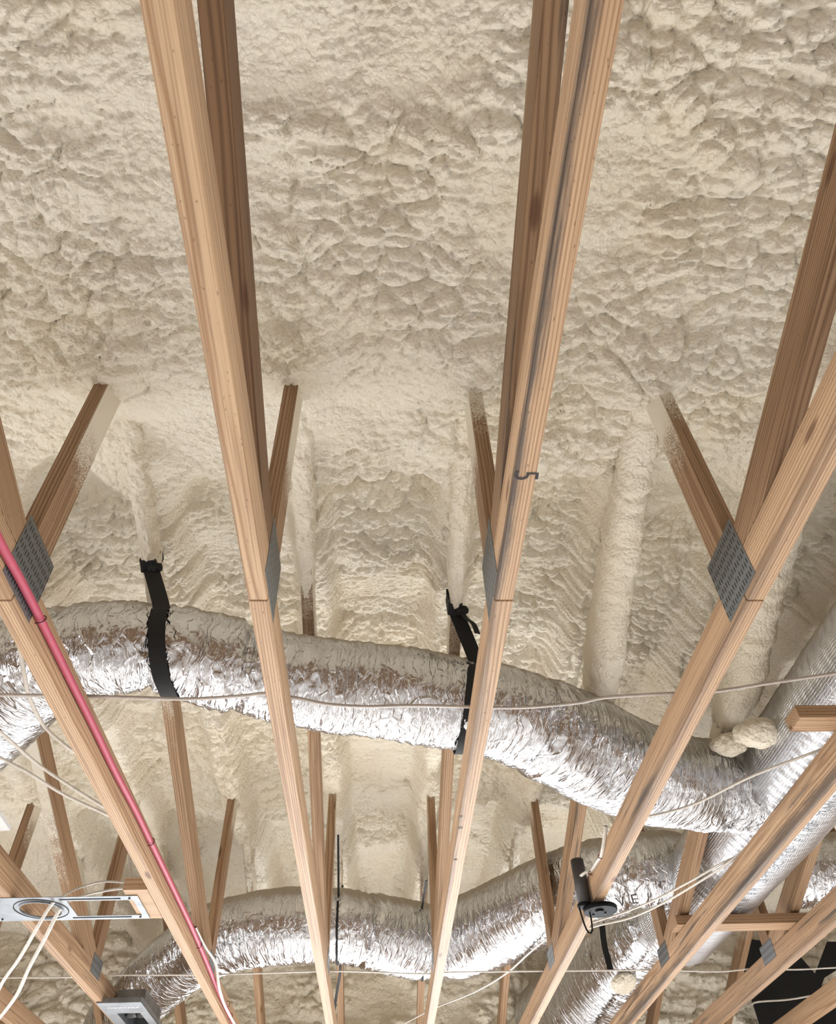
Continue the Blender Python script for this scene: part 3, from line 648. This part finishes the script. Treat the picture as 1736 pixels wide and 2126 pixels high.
o = tag(tube('electrical_cable', [OX(1258, 1715, xk), OX(1256, 1735, xk), OX(1250, 1772, xk), OX(1240, 1790, xk), OX(1228, 1808, xk), OX(1216, 1811, xk - .02), OX(1207, 1818, xk - .03)], .007, M_CABLE, flat=.6), 'short white cable stapled above the canister light', 'cable', 'white electrical cables')
cable('electrical_cable', [(1560, 2086, 2.9), (1575, 2080, 2.9), (1640, 2075, 2.9), (1712, 2062, 2.9), (1760, 2052, 2.9)], 'white cable across the black membrane at lower right', .008)

# red pipe
xp = XT[2] + TH / 2 + .0095
uvp = [(-60, 1003), (0, 1126), (40, 1200), (84, 1286), (140, 1400), (190, 1500), (238, 1600), (280, 1680), (313, 1748), (360, 1845), (400, 1930), (430, 2000), (455, 2062), (480, 2115), (500, 2160)]
pp = []
for u, v in uvp:
    p = OX(u, v, xp); p.z = min(max(p.z, ZB + .012), ZT - .012); pp.append(p)
pipe = tag(tube('water_pipe', pp, .0088, M_PINK, nseg=14), 'red plastic water pipe stapled along a bottom chord', 'pipe')
for u, v in ((84, 1286), (313, 1748), (413, 1962), (472, 2085), (478, 2110)):
    p = OX(u, v, xp); p.z = min(max(p.z, ZB + .012), ZT - .012)
    tube('staple', [p + Vector((-.006, .004, .013)), p + Vector((.004, .004, .0125)), p + Vector((.0098, .002, .006)), p + Vector((.0098, -.002, -.006)), p + Vector((.004, -.004, -.0125)), p + Vector((-.006, -.004, -.013))], .0014, M_STAPLE, pipe, nseg=6, step=.003)

# ------------------------------------------------------------------ blocks, plate, housing, light, membrane, boards
def block(lo, hi, label, tone=.1, stain=.1, seed=1.0, axis=0, group=None):
    lo = Vector(lo); hi = Vector(hi); c = (lo + hi) / 2; h = (hi - lo) / 2
    bm = bmesh.new(); box_bm(bm, -h, h, .0015); o = link('wood_block', bm_mesh('wood_block', bm), M_WOOD, seed=seed, tone=tone, stain=stain, spray_front=99.0, spray_side=99.0)
    o.location = c; return tag(o, label, 'wood block', group)
# on the chord tops at right
p0 = OZ(1640, 1520, ZT + .001); p1 = OZ(1655, 1490, ZT + .001)
block((p0.x, p1.y - .002, ZT + .001), (2.0, p0.y, ZT + .039), 'short wood block with a sawn end at the right edge', .06, .12, 3.3)
p0 = OZ(1395, 1936, ZT + .001)
block((p0.x, p0.y - .09, ZT + .001), (XT[7] + .10, p0.y, ZT + .039), 'long wood block lying across two trusses at lower right', .22, .08, 5.1)
# blocking beside the galvanised plate
ga = OZ(283, 1860, ZB - .002); gb = OZ(312, 1907, ZB - .002); gy0 = ga.y; gy1 = gb.y
print('plate y', gy0, gy1, 'x', ga.x, gb.x, OZ(0, 1865, ZB).x, OZ(20, 1915, ZB).x)
block((OZ(256, 1852, ZB).x, gy0 - .045, ZB + .001), (XT[2] - TH / 2 - .001, gy1 + .01, ZB + .040), 'wood block between the galvanised plate and the red pipe truss', .04, .05, 7.7)
block((XT[1] + TH / 2 + .001 - .30, gy0 + .012, ZB + .001), (XT[1] - TH / 2 - .001, gy1 - .004, ZB + .040), 'wood block under the left end of the galvanised plate', .04, .03, 8.9)
# galvanised mounting plate with a ring and a rectangular opening
root = empty('mounting_plate', ((ga.x + OZ(10, 1890, ZB).x) / 2, (gy0 + gy1) / 2, ZB - .002), 'galvanised mounting plate with a round hole and a rectangular opening', 'plate')
def rect_ring(bm, x0, x1, y0, y1, z0, z1): box_bm(bm, (x0, y0, z0), (x1, y1, z1), 0)
X0 = OZ(2, 1890, ZB).x - .05; X1 = gb.x; hy = (gy1 - gy0) / 2; lx = lambda x: x - root.location.x
rx0 = lx(OZ(150, 1885, ZB).x); rx1 = lx(OZ(290, 1890, ZB).x)
cxh = lx(OZ(88, 1889, ZB).x); rh = hy * .66
bm = bmesh.new(); n = 48
outer = []; inner = []
xl, xr = lx(X0), rx0
for k in range(n):
    a = 2 * math.pi * k / n; c, s = math.cos(a), math.sin(a)
    inner.append(bm.verts.new((cxh + rh * c, rh * s, 0)))
    tx = (xr - cxh) / c if c > 1e-6 else ((xl - cxh) / c if c < -1e-6 else 9); ty = hy / abs(s) if abs(s) > 1e-6 else 9
    tt = min(tx, ty); outer.append(bm.verts.new((cxh + tt * c, tt * s, 0)))
for k in range(n): bm.faces.new((inner[k], inner[(k + 1) % n], outer[(k + 1) % n], outer[k]))
for x in (xl, xr):                       # square the corners
    for y in (-hy, hy):
        vc = bm.verts.new((x, y, 0))
        cand = sorted(range(n), key=lambda k: (outer[k].co - vc.co).length)
        ks = [k for k in range(n) if (outer[k].co - outer[(k + 1) % n].co).length > 0 and abs(outer[k].co.x - outer[(k + 1) % n].co.x) > 1e-5 and abs(outer[k].co.y - outer[(k + 1) % n].co.y) > 1e-5 and (outer[k].co - vc.co).length < .08]
        for k in ks[:1]: bm.faces.new((outer[k], outer[(k + 1) % n], vc))
g2 = bmesh.ops.extrude_face_region(bm, geom=bm.faces[:]); bmesh.ops.translate(bm, vec=(0, 0, .0015), verts=[v for v in g2['geom'] if isinstance(v, bmesh.types.BMVert)])
bmesh.ops.recalc_face_normals(bm, faces=bm.faces)
xe = lx(X1)
box_bm(bm, (rx0, -hy, 0), (xe, -hy * .66, .0015)); box_bm(bm, (rx0, hy * .66, 0), (xe, hy, .0015)); box_bm(bm, (rx1, -hy * .66, 0), (xe, hy * .66, .0015))
link('plate', bm_mesh('plate', bm), M_GALV, root)
def ring(name, r0, r1, z0, z1, mat, parent, cx=0, cy=0, n=64):
    bm = bmesh.new(); vs = [[bm.verts.new((cx + r * math.cos(2 * math.pi * k / n), cy + r * math.sin(2 * math.pi * k / n), z)) for k in range(n)] for r, z in ((r0, z0), (r1, z0), (r1, z1), (r0, z1))]
    for a in range(4):
        for k in range(n): bm.faces.new((vs[a][k], vs[a][(k + 1) % n], vs[(a + 1) % 4][(k + 1) % n], vs[(a + 1) % 4][k]))
    bmesh.ops.recalc_face_normals(bm, faces=bm.faces); return link(name, bm_mesh(name, bm), mat, parent)
ring('pressed_ring', rh, rh * 1.06, -.004, 0, M_GALV, root, cxh); ring('pressed_ring', rh * 1.27, rh * 1.31, -.0012, 0, M_HOLE, root, cxh)
for sx in (xl + .03, xe - .03):
    for sy in (-hy * .82, hy * .82):
        bm = bmesh.new(); bmesh.ops.create_cone(bm, cap_ends=True, segments=16, radius1=.004, radius2=.003, depth=.003); s = link('screw', bm_mesh('screw', bm), M_HOLE, root); s.location = (sx, sy, -.001)
for sy in (-hy * .80, hy * .80):
    bm = bmesh.new(); box_bm(bm, (rx0 - .02, sy - .0025, -.0012), (xe - .06, sy + .0025, .0), 0); link('groove', bm_mesh('groove', bm), M_HOLE, root)

# recessed light housing at the lower left: pan with a window, box above
h0 = OZ(200, 2082, ZB - .004); h1 = OZ(288, 2073, ZB - .004); yb_ = h0.y + .62
root = empty('light_housing', (h0.x, h0.y, ZB - .006), 'sheet metal light housing with pale marker scrawl at the bottom left', 'light fixture')
wx = h1.x - h0.x
def hb(name, lo, hi, mat=M_GALV, bev=.0008): return box(name, lo, hi, mat, root, bev)
w0, w1 = wx * .26, wx * .80; d0, d1_ = .165, .50
bm = bmesh.new()
box_bm(bm, (0, 0, 0), (wx, d0, .003)); box_bm(bm, (0, d1_, 0), (wx, .62, .003)); box_bm(bm, (0, d0, 0), (w0, d1_, .003)); box_bm(bm, (w1, d0, 0), (wx, d1_, .003))
link('pan', bm_mesh('pan', bm), M_GALV, root)
hb('side_flange', (wx - .002, .0, 0), (wx + .0, .62, .022)); hb('front_flange', (0, -.002, 0), (wx, .0, .02))
bm = bmesh.new(); box_bm(bm, (w0 - .01, d0 - .01, .003), (w0, d1_, .09)); box_bm(bm, (w1, d0 - .01, .003), (w1 + .01, d1_, .09)); box_bm(bm, (w0, d0 - .01, .003), (w1, d0, .09)); box_bm(bm, (w0, d1_, .003), (w1, d1_ + .01, .09)); box_bm(bm, (w0, d0, .09), (w1, d1_, .095))
link('box', bm_mesh('box', bm), M_GALV, root)
for s in (.25, .72):
    bm = bmesh.new(); bmesh.ops.create_cone(bm, cap_ends=True, segments=32, radius1=wx * .13, radius2=wx * .13, depth=.06); c = link('bulb_can', bm_mesh('bulb_can', bm), M_DGREY, root, smooth=True); c.location = (w0 + (w1 - w0) * s, d0 + .14, .05); c.rotation_euler = (.5, 0, 0)
tm = text_mesh('OXXYXSX', .030); tx = link('marker_scrawl', tm, M_PALE, root); tx.location = (wx * .52, .075, -.0008); tx.rotation_euler = (math.pi, 0, 0)

# black canister light on the fifth truss
zb = ZB - .012
pc = OZ(1217, 1884, zb)
root = empty('canister_light', (min(pc.x, XT[5] - TH / 2 - .026), pc.y, zb), 'black canister with a round flange hung on a truss side', 'light fixture')
def cyl(name, r, z0, z1, mat, loc=(0, 0), seg=40, bev=.002, rot=(0, 0, 0), r2=None):
    bm = bmesh.new(); bmesh.ops.create_cone(bm, cap_ends=True, segments=seg, radius1=r, radius2=r2 or r, depth=z1 - z0)
    if bev: bmesh.ops.bevel(bm, geom=[e for e in bm.edges if len(e.link_faces) == 2 and e.calc_face_angle() > .8], offset=bev, segments=2, affect='EDGES')
    o = link(name, bm_mesh(name, bm), mat, root); o.location = (loc[0], loc[1], (z0 + z1) / 2); o.rotation_euler = rot
    for p in o.data.polygons: p.use_smooth = len(p.vertices) == 4
    return o
cyl('tube', .024, .006, .165, M_DGREY); cyl('rim', .027, 0, .012, M_BLACK)
cyl('flange', .060, -.016, 0, M_BLACK, (.052, 0.0)); cyl('flange_hub', .016, -.021, -.016, M_BLACK, (.045, -.012)); cyl('screw', .005, -.020, -.016, M_DGREY, (.07, .01)); cyl('screw', .005, -.020, -.016, M_DGREY, (.03, .025))
tube('wire_loop', [Vector((-.022, .0, .0)), Vector((-.012, .01, -.05)), Vector((.0, .02, -.075)), Vector((.014, .02, -.07)), Vector((.016, .01, -.03)), Vector((.010, 0, .0))], .003, M_BLACK, root)
for u, v in ((1248, 1776), (1228, 1810)):
    p = OX(u, v, xk) - root.location
    tube('staple', [p + Vector((.004, -.010, .002)), p + Vector((-.010, -.006, -.002)), p + Vector((-.010, .006, -.004)), p + Vector((.004, .012, -.006))], .0016, M_STAPLE, root, nseg=6, step=.004)

# black membrane on the far wall, lower right
def sheet(name, uvs, y, mat, label, cat, th=.012):
    bm = bmesh.new(); f = [bm.verts.new(OY(u, v, y)) for u, v in uvs]; fc = bm.faces.new(f)
    g = bmesh.ops.extrude_face_region(bm, geom=[fc]); bmesh.ops.translate(bm, vec=(0, th, 0), verts=[v for v in g['geom'] if isinstance(v, bmesh.types.BMVert)])
    bmesh.ops.recalc_face_normals(bm, faces=bm.faces); o = link(name, bm_mesh(name, bm), mat); return tag(o, label, cat)
sheet('black_membrane', [(1560, 1950), (1640, 1960), (1693, 2022), (1718, 1955), (1760, 1955), (1760, 2000), (1712, 2030), (1706, 2046), (1722, 2075), (1800, 2140), (1700, 2200), (1610, 2230), (1560, 2070), (1545, 2010)], 6.10, M_MEMB, 'black membrane sheet behind the trusses at lower right', 'membrane')
o = sheet('bare_sheathing', [(-40, 2050), (0, 2064), (18, 2082), (36, 2092), (48, 2110), (50, 2135), (40, 2170), (-60, 2170)], 6.10, M_WOOD, 'bare orange wood sheathing in the bottom left corner', 'sheathing')
for k, v in dict(seed=2.2, tone=.3, stain=.2, spray_front=99.0, spray_side=99.0).items(): o[k] = v
bm = bmesh.new(); vv = [OZ(u, v, ZT + .02) for u, v in ((-60, 1640), (0, 1694), (21, 1724), (-20, 1726), (-90, 1728))]
fc = bm.faces.new([bm.verts.new(p) for p in vv]); g = bmesh.ops.extrude_face_region(bm, geom=[fc]); bmesh.ops.translate(bm, vec=(0, 0, .012), verts=[v for v in g['geom'] if isinstance(v, bmesh.types.BMVert)]); bmesh.ops.recalc_face_normals(bm, faces=bm.faces)
tag(link('white_board', bm_mesh('white_board', bm), M_WHITE), 'corner of a white board at the left edge', 'board')

# stamped figure on the right middle truss
t3 = trusses[4]
def chord_mark(body, u, v, size, rz, sx=1.0):
    p = OZ(u, v, ZB - .0006); o = link('stamped_mark', text_mesh(body, size), M_INK, t3); o.location = p - t3.location; o.rotation_euler = (math.pi, 0, rz); o.scale = (sx, 1, 1)
chord_mark('5', 1090, 988, .062, math.pi / 2, .8); chord_mark('#', 956, 1695, .022, 0); chord_mark('o', 956, 1718, .030, 0); chord_mark('x', 946, 1784, .030, 0)
